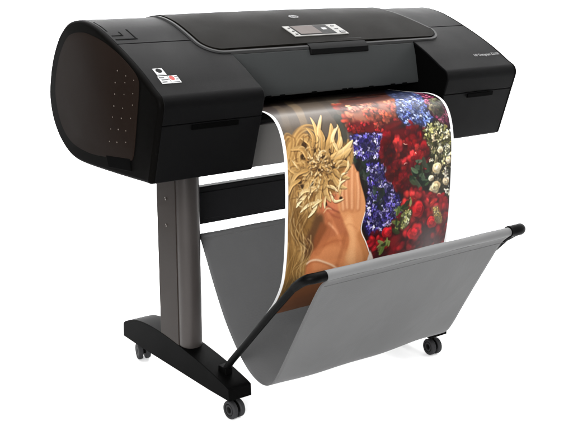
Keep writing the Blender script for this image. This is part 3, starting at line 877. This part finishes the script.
# the woman is in soft focus; a few fine hairs stay crisp
soft = blur(IMG, 7)
fig = [(-315, 255), (-180, 250), (-92, 320), (-86, 383), (-66, 405), (-50, 457), (-42, 500), (-56, 565), (-32, 612), (0, 680), (40, 840), (-315, 840)]
wmask = blur(inside(fig, GX[None, :], GY[:, None]).astype(float)[..., None], 6)
IMG = IMG * (1 - wmask) + (soft * .85 + IMG * .15) * wmask
for pts, n, spread in STRANDS:
    for k in range(n):
        d = rng.normal(0, spread); ph = rng.uniform(0, 6.28)
        q = catmull(pts, 3); q = [(x + d + 7 * math.sin(ph + i * .85), y) for i, (x, y) in enumerate(q)]
        i0 = rng.integers(0, len(q) - 5); q = q[i0:i0 + 6]
        t = rng.choice([.1, .3, .6, .75, .9], p=[.2, .2, .3, .2, .1])
        stroke(q, rng.uniform(1.4, 4.2), 1, tone(t), .45, 3)
run(FLOWERS[-2:])
for pts in LOOPS:
    for k in range(7):
        d = rng.normal(0, 4, 2); t = rng.choice([.25, .4, .5, .6, .72])
        stroke([(x + d[0], y + d[1]) for x, y in pts], rng.uniform(2, 7), 2, tone(t * .9), .7, 3.5)
# the leafy crown: many narrow leaves round its middle, pale tips over dark gaps
cx0, cy0 = np.mean(BEADS, 0)
for k in range(210):
    a = rng.uniform(0, 6.28); r0 = rng.uniform(4, 40); L = rng.uniform(18, 46)
    if math.sin(a) < -.5: L *= .7
    t = rng.choice([.3, .42, .5, .58, .68, .8], p=[.2, .22, .22, .18, .12, .06])
    b_ = rng.normal(0, .62); L *= .85
    x, y = cx0 + math.cos(a) * r0 * 1.05, cy0 + math.sin(a) * r0 * 1.15
    e = np.array((math.cos(a + b_), math.sin(a + b_)))
    p0, p2 = np.array((x, y)), np.array((x, y)) + e * L
    p1 = (p0 + p2) / 2 + np.array((-e[1], e[0])) * L * rng.uniform(-.32, .32)
    if p2[0] > 60: continue
    stroke([tuple(p0 + (1.5, 2)), tuple(p1 + (1.5, 2)), tuple(p2 + (1, 1.5))], 9, 1, tone(.06), .55, 3, pointed=True)
    stroke([tuple(p0), tuple(p1), tuple(p2)], rng.uniform(3.5, 8.5), 1, tone(t), .92, 1.8, tone(min(1, t + .12)), pointed=True)
for x, y, rx, ry in GAPS: blob(x, y, rx, ry, rng.uniform(-.5, .5), (46, 29, 15), .7, .92)
for p0, p2, bend, wd, t in LEAVES:
    p0, p2 = np.array(p0, float), np.array(p2, float); e = p2 - p0; nrm = np.array((-e[1], e[0]))
    p1 = (p0 + p2) / 2 + nrm * bend
    stroke([tuple(p0 + (1.5, 2)), tuple(p1 + (2, 2.5)), tuple(p2 + (1, 2))], wd * 1.1, 1, tone(.05), .55, 3.5, pointed=True)
    stroke([tuple(p0), tuple(p1), tuple(p2)], wd, 1, tone(t - .1), .97, 1.2, tone(min(1, t + .14)), pointed=True)
for x, y in BEADS:
    blob(x + 1, y + 1.5, 3.6, 3.6, 0, (60, 40, 22), .7, .6)
    blob(x, y, 2.4, 2.2, 0, jit((214, 182, 132)), .5, .95)
    blob(x - .6, y - .6, .9, .8, 0, (250, 238, 216), .9, .9)
# loose wisps straggling over the crown and into the hair
for k in range(150):
    a = rng.uniform(0, 6.28); rr = rng.uniform(.25, 1.12)
    x, y = cx0 - 8 + math.cos(a) * rr * 84, cy0 + 12 + math.sin(a) * rr * (120 if math.sin(a) > 0 else 82)
    if x > 64 + 10 * rng.normal() or (x > 10 and y > cy0 + 95): continue
    L = rng.uniform(12, 34); b_ = a + rng.normal(0, .8); e = np.array((math.cos(b_), math.sin(b_))); n_ = np.array((-e[1], e[0]))
    p0 = np.array((x, y)) - e * L / 2; cv = rng.uniform(-.35, .35) * L
    pts = [tuple(p0), tuple(p0 + e * L * .35 + n_ * cv), tuple(p0 + e * L * .7 + n_ * cv * .9), tuple(p0 + e * L)]
    t = rng.choice([.04, .18, .4, .55, .7, .88, 1.], p=[.16, .20, .16, .18, .14, .10, .06])
    stroke(pts, rng.uniform(1.6, 4.6), 1, tone(max(t, .1)), .62, 2.6, pointed=True)
# printed grain
nz = rng.normal(0, 1, (NYP // 2 + 2, NXP // 2 + 2, 1)).repeat(2, 0).repeat(2, 1)[:NYP, :NXP]
IMG = blur(IMG, 1)
IMG = np.clip(IMG + .9 * (IMG - blur(IMG, 3)), 3, 252)
IMG *= 1 + .014 * nz
# unprinted margins
mg = (GX[None, :] < -PW / 2 + 9.5) | (GX[None, :] > PW / 2 - 9.5) | (GY[:, None] < -1)
IMG[mg] = (247, 247, 247)
lin = np.clip(IMG, 0, 252) / 255
lin = np.where(lin <= .04045, lin / 12.92, ((lin + .055) / 1.055) ** 2.4) * 0.66
py = np.interp(GY, PS, PC[:, 0]); pz = np.interp(GY, PS, PC[:, 1])
co = np.zeros((NYP, NXP, 3)); co[..., 0] = GX / 1000; co[..., 1] = py[:, None]; co[..., 2] = pz[:, None]
hang = np.clip((GY - 220) / 300, 0, 1)[:, None]
co[..., 1] += hang * .0025 * np.sin(GX / 1000 * 9 + 1.2)[None, :] * np.sin(GY / 1000 * 7)[:, None]
me = D.meshes.new('printed_sheet')
idx = np.arange(NYP * NXP).reshape(NYP, NXP)
fc = np.stack([idx[:-1, :-1], idx[1:, :-1], idx[1:, 1:], idx[:-1, 1:]], -1).reshape(-1, 4)
me.vertices.add(NYP * NXP); me.vertices.foreach_set('co', co.reshape(-1))
me.loops.add(fc.size); me.loops.foreach_set('vertex_index', fc.reshape(-1).astype(np.int32))
me.polygons.add(len(fc)); me.polygons.foreach_set('loop_start', np.arange(0, fc.size, 4, dtype=np.int32))
me.polygons.foreach_set('use_smooth', np.ones(len(fc), bool))
me.update(calc_edges=True)
at = me.attributes.new('ink', 'FLOAT_COLOR', 'POINT')
at.data.foreach_set('color', np.concatenate([lin, np.ones((NYP, NXP, 1))], -1).astype(np.float32).reshape(-1))
pm = mat('glossy_photo_paper', (.8, .8, .8, 1), .32, .26, rvary=.04)
nt = pm.node_tree; bs = nt.nodes['Principled BSDF']
an = nt.nodes.new('ShaderNodeAttribute'); an.attribute_name = 'ink'
ge = nt.nodes.new('ShaderNodeNewGeometry'); mx = nt.nodes.new('ShaderNodeMixRGB'); mx.inputs[2].default_value = (.75, .75, .75, 1)
nt.links.new(ge.outputs['Backfacing'], mx.inputs[0]); nt.links.new(an.outputs['Color'], mx.inputs[1]); nt.links.new(mx.outputs[0], bs.inputs['Base Color'])
sheet = D.objects.new('printed_sheet', me); COL.objects.link(sheet); me.materials.append(pm)
sheet['label'] = 'glossy print of a golden haired woman and flowers hanging from the slot into the basket'
sheet['category'] = 'print'

# ------------------------------------------------------------------ white studio sweep
YAW = CAM_P[3]
b = bmesh.new(); R0, RC, TOP = 3.6, 1.6, 5.5
prof = [(.0006, 0), (1.2, 0), (2.4, 0), (R0, 0)] + [(R0 + RC * math.sin(t), RC - RC * math.cos(t)) for t in [k / 12 * math.pi / 2 for k in range(1, 13)]] + [(R0 + RC, TOP)]
N = 48; span = math.radians(155); A0 = math.pi / 2 - YAW - math.radians(95); rings = []
for k in range(N + 1):
    a = A0 + span * k / N
    rings.append([(r * math.cos(a), r * math.sin(a), z) for r, z in prof])
add_loft(b, rings, close=False, caps=False)
# the floor in front of the sweep
fr = [(.0006, 0), (1.0, 0), (1.8, 0)]
rings = []
for k in range(41):
    a = A0 + span + (2 * math.pi - span) * k / 40
    rings.append([(r * math.cos(a), r * math.sin(a), z) for r, z in fr])
add_loft(b, rings, close=False, caps=False)
sm = mat('white_paper_sweep', (.9, .9, .9, 1), .9, .1, rvary=0)
sweep = obj('floor', b, sm, normals=False)
sweep['kind'] = 'structure'

# ------------------------------------------------------------------ light
def area(name, loc, target, sx, sy, watts, col=(1, 1, 1)):
    l = D.lights.new(name, 'AREA'); l.shape = 'RECTANGLE'; l.size = sx; l.size_y = sy; l.energy = watts; l.color = col
    o = D.objects.new(name, l); COL.objects.link(o); o.location = loc
    o.rotation_euler = (Vector(target) - Vector(loc)).to_track_quat('-Z', 'Y').to_euler()
    return o
area('overhead_softbox', (.3, .3, 4.2), (0, .1, 0), 6.5, 6.0, 680)
area('front_fill', (-.8, -4.2, 3.4), (0, -.3, .2), 4.0, 2.0, 50)  # unseen fill, added to lift the print and the basket's rear panel
area('left_fill', (-3.6, -2.8, 1.9), (-.2, -.1, .4), 2.0, 2.0, 400)  # low fill out of view, added to brighten the basket's rear panel
area('back_softbox', (1.6, 2.2, 3.8), (2.8, 4.2, 1.0), 4.0, 2.0, 480)
w = D.worlds.new('World'); SC.world = w; w.use_nodes = True
bg = w.node_tree.nodes['Background']; bg.inputs[0].default_value = (1, 1, 1, 1); bg.inputs[1].default_value = 0.08

# ------------------------------------------------------------------ camera
x, y, z, yaw, pit, rol, f = CAM_P
fwd = Vector((math.sin(yaw) * math.cos(pit), math.cos(yaw) * math.cos(pit), -math.sin(pit)))
rt = Vector((math.cos(yaw), -math.sin(yaw), 0)); up = rt.cross(fwd)
r2 = rt * math.cos(rol) + up * math.sin(rol); u2 = up * math.cos(rol) - rt * math.sin(rol)
cam = D.cameras.new('camera'); co_ = D.objects.new('camera', cam); COL.objects.link(co_)
m3 = Matrix((r2, u2, -fwd)).transposed()
co_.matrix_world = Matrix.Translation((x, y, z)) @ m3.to_4x4()
cam.sensor_width = 36; cam.lens = 36 * f * 1000 / 573; cam.clip_start = .05; cam.clip_end = 100
SC.camera = co_
SC.view_settings.view_transform = 'Standard'; SC.view_settings.look = 'None'; SC.view_settings.exposure = 0; SC.view_settings.gamma = 1
